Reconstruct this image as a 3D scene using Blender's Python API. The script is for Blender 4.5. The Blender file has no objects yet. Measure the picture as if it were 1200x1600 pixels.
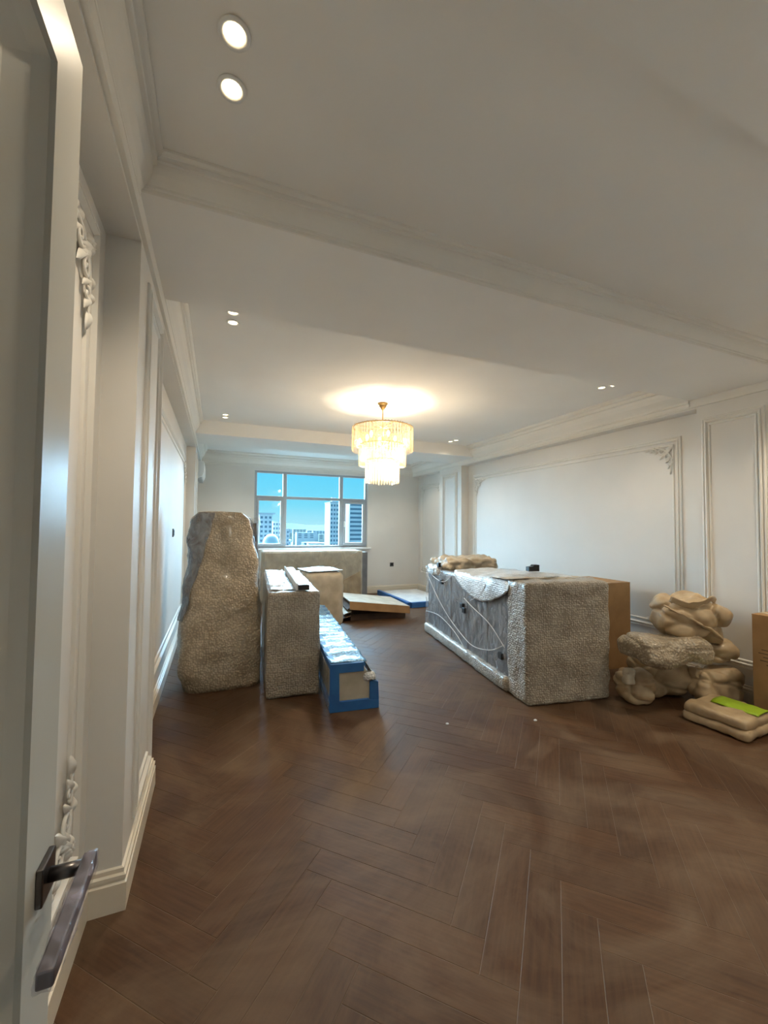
import bpy, math, random
from mathutils import Vector, Matrix, noise

sc = bpy.context.scene
col = sc.collection
rnd = random.Random(7)
R = math.radians

# ------------------------------------------------------------------ camera
cam_data = bpy.data.cameras.new('camera')
cam = bpy.data.objects.new('camera', cam_data)
col.objects.link(cam)
cam_data.sensor_fit = 'HORIZONTAL'
cam_data.sensor_width = 36.0
cam_data.lens = 640.0 / 1200.0 * 36.0
cam_data.clip_start = 0.02
cam_data.clip_end = 6000
yaw, pitch, roll = R(22.2), R(2.035), R(0.557)
fw = Vector((math.sin(yaw) * math.cos(pitch), math.cos(yaw) * math.cos(pitch), math.sin(pitch)))
r0 = Vector((math.cos(yaw), -math.sin(yaw), 0)); u0 = r0.cross(fw)
rr = r0 * math.cos(roll) + u0 * math.sin(roll); uu = -r0 * math.sin(roll) + u0 * math.cos(roll)
EYE = Vector((0, 0, 1.5))
M = Matrix((rr, uu, -fw)).transposed().to_4x4(); M.translation = EYE
cam.matrix_world = M
sc.camera = cam

# ------------------------------------------------------------------ world, daylight, exposure
sc.view_settings.view_transform = 'Standard'
sc.view_settings.look = 'None'
sc.view_settings.gamma = 1.0
sc.view_settings.use_curve_mapping = False
sc.view_settings.exposure = 0.30
W = bpy.data.worlds.new('sky'); sc.world = W; W.use_nodes = True
wt = W.node_tree; wt.nodes.clear()
wo = wt.nodes.new('ShaderNodeOutputWorld'); wb = wt.nodes.new('ShaderNodeBackground')
tc = wt.nodes.new('ShaderNodeTexCoord'); sx = wt.nodes.new('ShaderNodeSeparateXYZ'); cr = wt.nodes.new('ShaderNodeValToRGB')
wt.links.new(tc.outputs['Generated'], sx.inputs[0]); wt.links.new(sx.outputs['Z'], cr.inputs[0])
wt.links.new(cr.outputs[0], wb.inputs[0]); wt.links.new(wb.outputs[0], wo.inputs[0])
e = cr.color_ramp.elements
e[0].position = 0.0; e[0].color = (0.42, 0.84, 0.97, 1)
e[1].position = 0.55; e[1].color = (0.08, 0.38, 0.80, 1)
n = e.new(0.05); n.color = (0.20, 0.74, 0.97, 1)
n = e.new(0.14); n.color = (0.11, 0.66, 0.98, 1)
wb.inputs[1].default_value = 0.825

def lamp(name, kind, loc, energy, color, parent=None, **kw):
    d = bpy.data.lights.new(name, kind); d.energy = energy; d.color = color
    for k, v in kw.items(): setattr(d, k, v)
    o = bpy.data.objects.new(name, d); col.objects.link(o); o.location = loc; o.parent = parent
    return o
# broad, hazy, blue daylight coming from the sky beyond the window
sun = lamp('daylight', 'SUN', (2, 30, 12), 52.0, (0.42, 0.74, 1.0), angle=R(95))
sun.rotation_euler = (Vector((0.0, -math.cos(R(22)), -math.sin(R(22))))).to_track_quat('-Z', 'Y').to_euler()
WARM = (1.0, 0.89, 0.72)
SPOT_W, CHAND_W = 34.0, 30.0

# ------------------------------------------------------------------ helpers
def tag(o, label=None, cat=None, group=None, kind=None):
    if label: o['label'] = label
    if cat: o['category'] = cat
    if group: o['group'] = group
    if kind: o['kind'] = kind
    return o
def empty(name, loc=(0, 0, 0), rz=0.0, label=None, cat=None, group=None, kind=None):
    o = bpy.data.objects.new(name, None); col.objects.link(o); o.location = loc; o.rotation_euler = (0, 0, rz)
    o.empty_display_size = 0.1
    return tag(o, label, cat, group, kind)
def link_mesh(name, me, parent=None):
    o = bpy.data.objects.new(name, me); col.objects.link(o); o.parent = parent
    return o
def dup(o, parent=None):
    c = o.copy(); col.objects.link(c); c.parent = parent
    for ch in list(o.children): dup(ch, c)
    return c

class MB:
    def __init__(s): s.v = []; s.f = []; s.sm = []
    def add(s, vs, fs, smooth=False):
        b = len(s.v); s.v += [tuple(p) for p in vs]; s.f += [tuple(b + i for i in q) for q in fs]; s.sm += [smooth] * len(fs); return s
    def box(s, x0, x1, y0, y1, z0, z1):
        return s.add([(x0,y0,z0),(x1,y0,z0),(x1,y1,z0),(x0,y1,z0),(x0,y0,z1),(x1,y0,z1),(x1,y1,z1),(x0,y1,z1)],
                     [(3,2,1,0),(4,5,6,7),(0,1,5,4),(1,2,6,5),(2,3,7,6),(3,0,4,7)])
    def lathe(s, prof, seg=24, c=(0,0,0), closed=False):
        vs = []; fs = []; n = len(prof)
        for i in range(seg):
            a = 2 * math.pi * i / seg
            for r, z in prof: vs.append((c[0] + r * math.cos(a), c[1] + r * math.sin(a), c[2] + z))
        for i in range(seg):
            j = (i + 1) % seg
            for k in range(n if closed else n - 1):
                l = (k + 1) % n
                fs.append((i*n+k, j*n+k, j*n+l, i*n+l))
        return s.add(vs, fs, True)
    def tube(s, path, r, sides=8, flat=1.0, up=Vector((0,0,1))):
        P = [Vector(p) for p in path]; vs = []; fs = []; n = len(P)
        for i, p in enumerate(P):
            t = (P[min(i+1, n-1)] - P[max(i-1, 0)]).normalized()
            a = up if abs(t.dot(up)) < 0.95 else Vector((1, 0, 0))
            x = t.cross(a).normalized(); y = x.cross(t)
            rad = r[i] if isinstance(r, (list, tuple)) else r
            for k in range(sides):
                g = 2 * math.pi * k / sides
                vs.append(p + x * math.cos(g) * rad + y * math.sin(g) * rad * flat)
        for i in range(n - 1):
            for k in range(sides):
                l = (k + 1) % sides
                fs.append((i*sides+k, i*sides+l, (i+1)*sides+l, (i+1)*sides+k))
        fs.append(tuple(range(sides))[::-1]); fs.append(tuple((n-1)*sides + k for k in range(sides)))
        return s.add(vs, fs, True)
    def prism(s, poly, axis, a0, a1):
        """poly of 2D points extruded along axis ('x','y','z') from a0 to a1"""
        def pt(p, a): return {'x': (a, p[0], p[1]), 'y': (p[0], a, p[1]), 'z': (p[0], p[1], a)}[axis]
        n = len(poly)
        vs = [pt(p, a0) for p in poly] + [pt(p, a1) for p in poly]
        fs = [(i, (i+1) % n, n + (i+1) % n, n + i) for i in range(n)] + [tuple(range(n))[::-1], tuple(range(n, 2*n))]
        return s.add(vs, fs)
    def mesh(s, name, mat, smooth=None):
        me = bpy.data.meshes.new(name); me.from_pydata(s.v, [], s.f)
        import bmesh
        bm = bmesh.new(); bm.from_mesh(me); bmesh.ops.recalc_face_normals(bm, faces=bm.faces); bm.to_mesh(me); bm.free()
        fl = s.sm if smooth is None else [smooth] * len(s.f)
        me.polygons.foreach_set('use_smooth', fl)
        if mat: me.materials.append(mat)
        me.update(); return me
    def build(s, name, mat, parent=None, smooth=None, bevel=0.0, kind=None, label=None):
        o = link_mesh(name, s.mesh(name, mat, smooth), parent)
        if bevel:
            m = o.modifiers.new('bevel', 'BEVEL'); m.width = bevel; m.segments = 2; m.limit_method = 'ANGLE'; m.angle_limit = R(40)
        return tag(o, label=label, kind=kind)

def fbm(p, seed, octs=3):
    q = Vector(p) + Vector((seed * 17.3, seed * 5.1, -seed * 9.7)); s = 0; a = 1
    for i in range(octs): s += a * noise.noise(q); q = q * 2.03; a *= 0.5
    return s
def crumple(p, seed):
    q = Vector(p) + Vector((seed * 3.7, seed * 1.3, -seed * 2.9))
    d = noise.voronoi(q)[0]; e_ = noise.voronoi(q * 2.3)[0]
    return 0.8 * (0.5 - d[0]) + 0.16 * (0.5 - e_[0]) - 0.25 * max(0.0, 0.12 - (d[1] - d[0])) / 0.12
def crease(p, seed):
    q = Vector(p) + Vector((seed * 7.7, -seed * 3.1, seed * 11.9))
    return (1 - abs(noise.noise(q)) * 2.2) * 0.6 + (1 - abs(noise.noise(q * 2.1)) * 2.2) * 0.3

def rbox(sx, sy, sz, r=0.03, res=0.05, amp=0.006, freq=4.0, seed=1, fold=0.0, ffreq=5.0, shape=None, floor=True, zmin=0.0, facet=0.0):
    """box with rounded edges, crumpled by noise; base at z=0, centred in x and y. shape(Vector)->Vector bends it afterwards"""
    h = Vector((sx/2, sy/2, sz/2)); nn = [max(2, int(round(d / res))) for d in (sx, sy, sz)]
    idx = {}; vs = []; fs = []
    def vert(i, j, k):
        key = (i, j, k)
        if key in idx: return idx[key]
        p = Vector(((2*i/nn[0]-1)*h.x, (2*j/nn[1]-1)*h.y, (2*k/nn[2]-1)*h.z))
        inner = Vector([max(-(h[a]-r), min(h[a]-r, p[a])) for a in range(3)])
        d = p - inner
        nrm = d.normalized() if d.length > 1e-6 else Vector((0,0,1))
        if d.length > 1e-6: p = inner + nrm * r
        w = p + Vector((0, 0, h.z))
        dd = amp * fbm(w * freq, seed)
        if fold: dd += fold * (crease(w * ffreq, seed) - 0.45)
        if facet: dd += facet * crumple(Vector((w.x*ffreq + w.z*ffreq*.5, w.y*ffreq, w.z*ffreq*1.7)), seed)
        w = w + nrm * dd
        if shape: w = shape(w)
        if floor and w.z < zmin: w.z = zmin
        idx[key] = len(vs); vs.append(w); return idx[key]
    X, Y, Z = nn
    for (A, B, fixed, vals) in (('x','y','z',(0,Z)), ('x','z','y',(0,Y)), ('y','z','x',(0,X))):
        na = {'x':X,'y':Y,'z':Z}[A]; nb = {'x':X,'y':Y,'z':Z}[B]
        for val in vals:
            for a in range(na):
                for b in range(nb):
                    q = []
                    for (da, db) in ((0,0),(1,0),(1,1),(0,1)):
                        c = {A: a+da, B: b+db, fixed: val}; q.append(vert(c['x'], c['y'], c['z']))
                    fs.append(tuple(q))
    m = MB(); m.add(vs, fs, True); return m

def sheet(fn, nu, nv, thick=0.004):
    """a thin sheet: fn(u,v in 0..1)->Vector, given real thickness"""
    vs = [fn(i/nu, j/nv) for j in range(nv+1) for i in range(nu+1)]
    def nrm(i, j):
        a = vs[j*(nu+1)+min(i+1,nu)] - vs[j*(nu+1)+max(i-1,0)]; b = vs[min(j+1,nv)*(nu+1)+i] - vs[max(j-1,0)*(nu+1)+i]
        c = a.cross(b); return c.normalized() if c.length > 1e-9 else Vector((0,0,1))
    lo = [vs[j*(nu+1)+i] - nrm(i, j)*thick for j in range(nv+1) for i in range(nu+1)]
    k = len(vs); fs = []
    for j in range(nv):
        for i in range(nu):
            q = (j*(nu+1)+i, j*(nu+1)+i+1, (j+1)*(nu+1)+i+1, (j+1)*(nu+1)+i)
            fs.append(q); fs.append(tuple(k + a for a in q[::-1]))
    edge = [i for i in range(nu+1)] + [j*(nu+1)+nu for j in range(1, nv+1)] + [nv*(nu+1)+i for i in range(nu-1, -1, -1)] + [j*(nu+1) for j in range(nv-1, 0, -1)]
    for a, b in zip(edge, edge[1:] + edge[:1]): fs.append((b, a, k + a, k + b))
    m = MB(); m.add(vs + lo, fs, True); return m

# ------------------------------------------------------------------ materials
def mat(name):
    m = bpy.data.materials.new(name); m.use_nodes = True
    nt = m.node_tree; b = nt.nodes['Principled BSDF']
    return m, nt, b
def setin(b, **kw):
    for k, v in kw.items():
        b.inputs[k.replace('_', ' ')].default_value = v
def node(nt, t, **kw):
    n = nt.nodes.new(t)
    for k, v in kw.items():
        if isinstance(k, str) and k in n.inputs: n.inputs[k].default_value = v
        else: setattr(n, k, v)
    return n
def coords(nt, scale=(1, 1, 1), src='Object'):
    t = nt.nodes.new('ShaderNodeTexCoord'); mp = nt.nodes.new('ShaderNodeMapping'); mp.inputs['Scale'].default_value = scale
    nt.links.new(t.outputs[src], mp.inputs[0]); return mp.outputs[0]
def noise_col(nt, vec, scale, c0, c1, detail=4, lo=0.35, hi=0.65):
    nz = node(nt, 'ShaderNodeTexNoise'); nz.inputs['Scale'].default_value = scale; nz.inputs['Detail'].default_value = detail
    nt.links.new(vec, nz.inputs['Vector'])
    rp = node(nt, 'ShaderNodeValToRGB'); rp.color_ramp.elements[0].position = lo; rp.color_ramp.elements[1].position = hi
    rp.color_ramp.elements[0].color = (*c0, 1); rp.color_ramp.elements[1].color = (*c1, 1)
    nt.links.new(nz.outputs['Fac'], rp.inputs[0]); return rp.outputs[0], nz
def bump(nt, b, height, strength, dist):
    bp = node(nt, 'ShaderNodeBump'); bp.inputs['Strength'].default_value = strength; bp.inputs['Distance'].default_value = dist
    nt.links.new(height, bp.inputs['Height']); nt.links.new(bp.outputs[0], b.inputs['Normal']); return bp
def paint(name, c, rough=0.5, var=0.03, spec=0.4):
    m, nt, b = mat(name); v = coords(nt)
    c1 = tuple(x * (1 - var) for x in c)
    o, nz = noise_col(nt, v, 2.5, c1, c); nt.links.new(o, b.inputs['Base Color'])
    n2 = node(nt, 'ShaderNodeTexNoise'); n2.inputs['Scale'].default_value = 220; nt.links.new(v, n2.inputs['Vector'])
    bump(nt, b, n2.outputs['Fac'], 0.06, 0.002)
    setin(b, Roughness=rough, Specular_IOR_Level=spec); return m
def metal(name, c, rough=0.3):
    m, nt, b = mat(name); v = coords(nt)
    o, nz = noise_col(nt, v, 30, tuple(x*0.85 for x in c), c); nt.links.new(o, b.inputs['Base Color'])
    setin(b, Metallic=1.0, Roughness=rough); return m
def emit(name, c, s):
    m, nt, b = mat(name); setin(b, Base_Color=(*c, 1), Emission_Color=(*c, 1), Emission_Strength=s); return m
def bubble(name, c0, c1, scale=42, film=0.32, strength=0.7, rand=0.8):
    m, nt, b = mat(name); v = coords(nt)
    o, nz = noise_col(nt, v, 5, c0, c1, 5)
    vo = node(nt, 'ShaderNodeTexVoronoi'); vo.inputs['Scale'].default_value = scale; vo.inputs['Randomness'].default_value = rand
    nt.links.new(v, vo.inputs['Vector'])
    rp = node(nt, 'ShaderNodeValToRGB'); rp.color_ramp.elements[0].position = 0.28; rp.color_ramp.elements[0].color = (1,1,1,1)
    rp.color_ramp.elements[1].position = 0.62; rp.color_ramp.elements[1].color = (0,0,0,1)
    nt.links.new(vo.outputs['Distance'], rp.inputs[0])
    mx = node(nt, 'ShaderNodeMix', data_type='RGBA', blend_type='MULTIPLY')
    mx.inputs['Factor'].default_value = film
    nt.links.new(o, mx.inputs[6]); nt.links.new(rp.outputs[0], mx.inputs[7]); nt.links.new(mx.outputs[2], b.inputs['Base Color'])
    bump(nt, b, rp.outputs[0], strength, 0.008)
    setin(b, Roughness=0.38, Coat_Weight=0.45, Coat_Roughness=0.16); return m
def paper(name, c0, c1, rough=0.7, coat=0.0):
    m, nt, b = mat(name); v = coords(nt)
    o, nz = noise_col(nt, v, 6, c0, c1, 6); nt.links.new(o, b.inputs['Base Color'])
    bump(nt, b, nz.outputs['Fac'], 0.25, 0.012)
    setin(b, Roughness=rough, Coat_Weight=coat, Coat_Roughness=0.2); return m
def film(name, c, opacity=0.45, rough=0.12, lo=0.2, hi=0.3, bmp=0.5):
    m, nt, b = mat(name); v = coords(nt, (1, 1, 0.5))
    nz = node(nt, 'ShaderNodeTexNoise'); nz.inputs['Scale'].default_value = 14; nz.inputs['Detail'].default_value = 5; nz.inputs['Distortion'].default_value = 1.5
    nt.links.new(v, nz.inputs['Vector'])
    rp = node(nt, 'ShaderNodeValToRGB'); rp.color_ramp.elements[0].position = 0.35; rp.color_ramp.elements[1].position = 0.7
    k0 = max(0, opacity - lo); k1 = min(1, opacity + hi)
    rp.color_ramp.elements[0].color = (k0, k0, k0, 1); rp.color_ramp.elements[1].color = (k1, k1, k1, 1)
    nt.links.new(nz.outputs['Fac'], rp.inputs[0]); nt.links.new(rp.outputs[0], b.inputs['Alpha'])
    bump(nt, b, nz.outputs['Fac'], bmp, 0.03)
    setin(b, Base_Color=(*c, 1), Roughness=rough); return m
def glass(name, tint=(1, 1, 1), refl=0.012):
    m = bpy.data.materials.new(name); m.use_nodes = True; nt = m.node_tree; nt.nodes.clear()
    o = node(nt, 'ShaderNodeOutputMaterial'); t = node(nt, 'ShaderNodeBsdfTransparent'); g = node(nt, 'ShaderNodeBsdfGlossy'); mx = node(nt, 'ShaderNodeMixShader')
    t.inputs[0].default_value = (*tint, 1); g.inputs['Roughness'].default_value = 0.02; mx.inputs[0].default_value = refl
    nt.links.new(t.outputs[0], mx.inputs[1]); nt.links.new(g.outputs[0], mx.inputs[2]); nt.links.new(mx.outputs[0], o.inputs[0]); return m

WALLC = (0.76, 0.74, 0.70)
m_wall = paint('wall_paint', WALLC, 0.5, 0.03, 0.18)
m_ceil = paint('ceiling_paint', (0.87, 0.86, 0.83), 0.8, 0.02, 0.1)
m_trim = paint('trim_paint', (0.79, 0.77, 0.72), 0.45, 0.03, 0.25)
m_door = paint('door_lacquer', (0.54, 0.525, 0.47), 0.31, 0.02, 0.03)
m_base = paint('baseboard_paint', (0.80, 0.74, 0.63), 0.35)
m_frame = paint('window_frame_paint', (0.40, 0.44, 0.48), 0.4)
m_glass = glass('window_glass')
m_brass = metal('aged_brass', (0.42, 0.28, 0.12), 0.35)
m_steel = metal('dark_steel', (0.16, 0.15, 0.15), 0.3)
m_black = paint('black_plastic', (0.012, 0.012, 0.014), 0.45)
m_whitepl = paint('white_plastic', (0.82, 0.83, 0.82), 0.35)
m_bulb = emit('lit_bulb', (1.0, 0.72, 0.38), 12.0)
m_lens = emit('lit_lens', (1.0, 0.78, 0.46), 7.0)

# ------------------------------------------------------------------ room dimensions
XL, XR = -0.44, 4.44          # recessed wall planes
PL, PR = -0.315, 4.28         # pilaster planes
Y0, YB = -0.10, 8.70          # door wall, window wall
ZS, ZB = 2.67, 2.76           # recess soffit, beam soffit
ZC, ZN = 2.95, 2.90           # ceilings
PIL_L = [(1.92, 2.72), (6.75, 7.40)]
PIL_R = [(1.92, 2.50), (6.62, 7.45)]

# ------------------------------------------------------------------ floor: herringbone planks
def wood():
    m, nt, b = mat('dusty_walnut_plank')
    uv = node(nt, 'ShaderNodeUVMap'); mp = node(nt, 'ShaderNodeMapping'); mp.inputs['Scale'].default_value = (1.6, 22, 1)
    nt.links.new(uv.outputs[0], mp.inputs[0])
    o, nz = noise_col(nt, mp.outputs[0], 3.0, (0.052, 0.022, 0.008), (0.088, 0.041, 0.017), 6, 0.3, 0.72)
    at = node(nt, 'ShaderNodeAttribute'); at.attribute_name = 'tone'
    mr = node(nt, 'ShaderNodeMapRange'); mr.inputs['To Min'].default_value = 0.85; mr.inputs['To Max'].default_value = 1.18
    nt.links.new(at.outputs['Fac'], mr.inputs[0])
    mx = node(nt, 'ShaderNodeMix', data_type='RGBA', blend_type='MULTIPLY'); mx.inputs['Factor'].default_value = 1
    nt.links.new(o, mx.inputs[6]); nt.links.new(mr.outputs[0], mx.inputs[7])
    # plaster dust trodden and swept over the boards
    w = coords(nt, (1, 1, 1))
    d1 = node(nt, 'ShaderNodeTexNoise'); d1.inputs['Scale'].default_value = 1.5; d1.inputs['Detail'].default_value = 7; d1.inputs['Distortion'].default_value = 1.6; d1.inputs['Roughness'].default_value = 0.62
    nt.links.new(w, d1.inputs['Vector'])
    rp = node(nt, 'ShaderNodeValToRGB'); rp.color_ramp.elements[0].position = 0.42; rp.color_ramp.elements[1].position = 0.74
    rp.color_ramp.elements[0].color = (0.02, 0.02, 0.02, 1); rp.color_ramp.elements[1].color = (0.75, 0.75, 0.75, 1)
    nt.links.new(d1.outputs['Fac'], rp.inputs[0])
    m2 = node(nt, 'ShaderNodeMix', data_type='RGBA'); nt.links.new(rp.outputs[0], m2.inputs['Factor'])
    nt.links.new(mx.outputs[2], m2.inputs[6]); m2.inputs[7].default_value = (0.185, 0.125, 0.078, 1); nt.links.new(m2.outputs[2], b.inputs['Base Color'])
    rr_ = node(nt, 'ShaderNodeMapRange'); rr_.inputs['From Min'].default_value = 0.35; rr_.inputs['From Max'].default_value = 0.75
    rr_.inputs['To Min'].default_value = 0.44; rr_.inputs['To Max'].default_value = 0.68
    nt.links.new(d1.outputs['Fac'], rr_.inputs[0]); nt.links.new(rr_.outputs[0], b.inputs['Roughness'])
    bump(nt, b, nz.outputs['Fac'], 0.12, 0.003)
    setin(b, Specular_IOR_Level=0.32); return m
m_wood = wood()
m_sub = paint('dusty_joint_filler', (0.22, 0.17, 0.12), 0.9)
floor = MB().box(XL - 0.2, XR + 0.2, -1.6, YB + 0.25, -0.25, -0.0014).build('floor', m_sub)
tag(floor, 'dark brown herringbone plank floor smeared with plaster dust', 'floor', kind='structure')

def clip(poly, x0, x1, y0, y1):
    def cut(p, ax, val, keep):
        out = []
        for a, b in zip(p, p[1:] + p[:1]):
            ia, ib = keep(a[ax], val), keep(b[ax], val)
            if ia: out.append(a)
            if ia != ib:
                t = (val - a[ax]) / (b[ax] - a[ax]); out.append((a[0] + t*(b[0]-a[0]), a[1] + t*(b[1]-a[1])))
        return out
    ge = lambda a, v: a >= v - 1e-9
    le = lambda a, v: a <= v + 1e-9
    for ax, v, k in ((0, x0, ge), (0, x1, le), (1, y0, ge), (1, y1, le)):
        if len(poly) < 3: return []
        poly = cut(poly, ax, v, k)
    return poly
def inset(poly, d):
    c = Vector((sum(p[0] for p in poly)/len(poly), sum(p[1] for p in poly)/len(poly)))
    out = []
    n = len(poly)
    for i in range(n):
        p0, p1, p2 = Vector(poly[i-1]), Vector(poly[i]), Vector(poly[(i+1) % n])
        a = (p1 - p0); b = (p2 - p1)
        if a.length < 1e-5 or b.length < 1e-5: out.append(poly[i]); continue
        a.normalize(); b.normalize()
        na = Vector((-a.y, a.x)); nb = Vector((-b.y, b.x))
        k = 1 + na.dot(nb)
        q = p1 + (na + nb) * (d / max(k, 0.4)); out.append((q.x, q.y))
    return out
PW, NL = 0.128, 5
ang = R(45)
ca, sa = math.cos(ang), math.sin(ang)
OFF = (0.035, 0.02)
planks = []
def add_plank(u0_, v0_, u1_, v1_, along_u):
    pts = []
    for (u, v) in ((u0_, v0_), (u1_, v0_), (u1_, v1_), (u0_, v1_)):
        u *= PW; v *= PW; pts.append((u*ca - v*sa + OFF[0], u*sa + v*ca + OFF[1]))
    q = clip(pts, XL, XR, -1.5, YB)
    if len(q) < 3: return
    area = 0.5 * sum(a[0]*b[1] - b[0]*a[1] for a, b in zip(q, q[1:] + q[:1]))
    if area < 0: q = q[::-1]; area = -area
    if area < 0.0006: return
    planks.append((q, area, along_u))
rngi = range(-110, 110)
for y in rngi:
    for x in rngi:
        if (x - y) % (2*NL) == 0: add_plank(x, y, x + NL, y + 1, True)
        if (x - y) % (2*NL) == 2*NL - 1: add_plank(x, y, x + 1, y + NL, False)
def plank_geo(q, along_u):
    a = inset(q, 0.0007); b = inset(q, 0.0022); n = len(q)
    vs = [(p[0], p[1], -0.0030) for p in a] + [(p[0], p[1], -0.0008) for p in a] + [(p[0], p[1], 0.0) for p in b]
    fs = [tuple(range(2*n, 3*n))]
    for r_ in (0, n):
        for i in range(n): fs.append((r_+i, r_+(i+1) % n, r_+n+(i+1) % n, r_+n+i))
    d = (ca, sa) if along_u else (-sa, ca); e_ = (-d[1], d[0])
    ou, ov = rnd.random()*50, rnd.random()*50
    uv = [(p[0]*d[0] + p[1]*d[1] + ou, p[0]*e_[0] + p[1]*e_[1] + ov) for p in vs]
    return vs, fs, uv
def plank_mesh(name, items):
    V = []; F = []; UV = []; T = []
    for q, au in items:
        vs, fs, uv = plank_geo(q, au); b = len(V); V += vs; UV += uv; t = rnd.random()
        for f in fs: F.append(tuple(b + i for i in f)); T.append(t)
    me = bpy.data.meshes.new(name); me.from_pydata(V, [], F)
    l = me.uv_layers.new(name='UVMap'); at = me.attributes.new('tone', 'FLOAT', 'FACE')
    for p in me.polygons:
        for li in p.loop_indices: l.data[li].uv = UV[me.loops[li].vertex_index]
    at.data.foreach_set('value', T)
    me.materials.append(m_wood); me.update(); return me
def seen(q):
    c = Vector((sum(p[0] for p in q)/len(q), sum(p[1] for p in q)/len(q), 0)) - EYE
    z = c.dot(fw)
    if z < 0.3: return -1
    x, y = c.dot(rr)/z*640, -c.dot(uu)/z*640
    if abs(x) > 720 or abs(y) > 940: return -1
    return 1.0 / z**3
order = sorted(planks, key=lambda t: -t[1]*seen(t[0]) if seen(t[0]) > 0 else 1.0)
near = [t for t in order[:290]]; rest = order[290:]
for q, a, au in near: link_mesh('plank', plank_mesh('plank', [(q, au)]), floor)
tag(link_mesh('plank_field', plank_mesh('plank_field', [(q, au) for q, a, au in rest]), floor), kind='stuff')

# ------------------------------------------------------------------ walls
T = 0.22
def side_wall(name, xr, xp, pil, sgn, side, label):
    def bx(xa, xb, *r): return MB().box(min(xa, xb), max(xa, xb), *r)
    w = tag(bx(xr - sgn*T, xr, -1.6, YB + T, -0.25, 3.2).build(name, m_wall), label, 'wall', kind='structure')
    out = []
    for (a, b), where in zip(pil, ('nearer the door', 'nearer the window')):
        out.append(trim(bx(xr, xp, a, b, 0.0, ZS), 'flat moulded pilaster on the %s wall %s' % (side, where), m_wall))
    trim(bx(xr, xp, Y0, YB, ZS, 2.949), 'plain header band projecting above the %s wall panels' % side, m_wall)
    return w, out
trim_n = [0]
def trim(mb, label, mat_=None):
    trim_n[0] += 1
    o = mb.build('trim_%d' % trim_n[0], mat_ or m_trim)
    return tag(o, label, 'moulding', kind='structure')
wall_left, pil_left = side_wall('wall_left', XL, PL, PIL_L, 1, 'left', 'long cream left wall with shallow pilasters and moulded panels')
wall_right, pil_right = side_wall('wall_right', XR, PR, PIL_R, -1, 'right', 'long pale right wall with large moulded panel and pilasters')
# window wall
WX0, WX1, WZ0, WZ1 = 0.70, 3.15, 1.03, 2.63
m = MB(); m.box(XL - T, WX0, YB, YB + T, -0.25, 3.2); m.box(WX1, XR + T, YB, YB + T, -0.25, 3.2)
m.box(WX0, WX1, YB, YB + T, -0.25, WZ0); m.box(WX0, WX1, YB, YB + T, WZ1, 3.2)
wall_back = tag(m.build('wall_back', m_wall), 'beige end wall around the wide window', 'wall', kind='structure')
# door wall behind the camera, with its opening, and a short hallway beyond
DX0, DX1, DZ = -0.335, 0.66, 2.37
m = MB(); m.box(XL, DX0, Y0 - 0.16, Y0, -0.01, 3.0); m.box(DX1, XR, Y0 - 0.16, Y0, -0.01, 3.0); m.box(DX0, DX1, Y0 - 0.16, Y0, DZ, 3.0)
wall_front = tag(m.build('wall_front', m_wall), 'wall with the doorway the room is entered by', 'wall', kind='structure')
m = MB(); m.box(XL - T, XR + T, -1.6 - 0.1, -1.5, -0.25, 3.2)
tag(m.build('wall_hall', m_wall), 'plain wall of the hallway outside the doorway', 'wall', kind='structure')

# ------------------------------------------------------------------ ceiling and beams
ceiling = tag(MB().box(XL - T, XR + T, -1.7, YB + T, ZC, ZC + 0.2).build('ceiling', m_ceil), 'matt white ceiling split into bays by wide flat beams', 'ceiling', kind='structure')
MB().box(PL, PR, 0.60, 1.90, ZN, ZC + 0.01).build('dropped_panel', m_ceil, ceiling)
MB().box(XL, XR, -1.5, 0.73, ZB, ZC + 0.01).build('beam', m_ceil, ceiling)
MB().box(PL, PR, 1.75, 2.55, ZB, ZC + 0.01).build('beam', m_ceil, ceiling)
MB().box(PL, PR, 6.15, 6.95, ZB, ZC + 0.01).build('beam', m_ceil, ceiling)

# ------------------------------------------------------------------ cornices
PROF = [(0,0),(.12,0),(.12,.10),(.20,.13),(.20,.20),(.32,.30),(.50,.42),(.62,.56),(.66,.68),(.80,.70),(.80,.84),(.90,.86),(1,.92),(1,1),(0,1)]
def cornice_y(x, sgn, proj, z0, z1, y0, y1, label):
    m = MB(); m.prism([(x + sgn*p*proj, z0 + h*(z1-z0)) for p, h in PROF], 'y', y0, y1); return trim(m, label)
def cornice_x(y, sgn, proj, z0, z1, x0, x1, label):
    m = MB(); m.prism([(y + sgn*p*proj, z0 + h*(z1-z0)) for p, h in PROF], 'x', x0, x1); return trim(m, label)
cornice_y(PL, 1, 0.10, 2.72, ZN, 0.73, 1.75, 'stepped cornice above the open door on the left')
cornice_y(PR, -1, 0.14, 2.72, ZN, 0.73, 1.75, 'stepped cornice of the near bay along the right wall')
cornice_x(1.75, -1, 0.07, ZB, ZN, PL, PR, 'long stepped cornice on the face of the near beam')
cornice_y(PL, 1, 0.11, ZB - 0.02, ZC, 2.55, 6.15, 'stepped cornice along the left wall of the chandelier bay')
cornice_y(PR, -1, 0.20, ZB - 0.06, ZC, 2.55, 6.15, 'stepped cornice along the right wall of the chandelier bay')
cornice_x(YB, -1, 0.16, 2.69, ZC, XL, XR, 'stepped cornice above the wide window')
cornice_y(PL, 1, 0.12, 2.74, ZC, 6.95, YB, 'stepped cornice in the window bay on the left')
cornice_y(PR, -1, 0.14, 2.72, ZC, 6.95, YB, 'stepped cornice in the window bay on the right')
# flat frieze bands under the cornices
for (x0, x1) in ((PL - 0.005, PL + 0.018), (PR - 0.018, PR + 0.005)):
    m = MB(); m.box(x0, x1, Y0, YB, ZS + 0.015, ZB); trim(m, 'flat frieze band under the %s cornices' % ('left' if x0 < 0 else 'right'))

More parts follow.
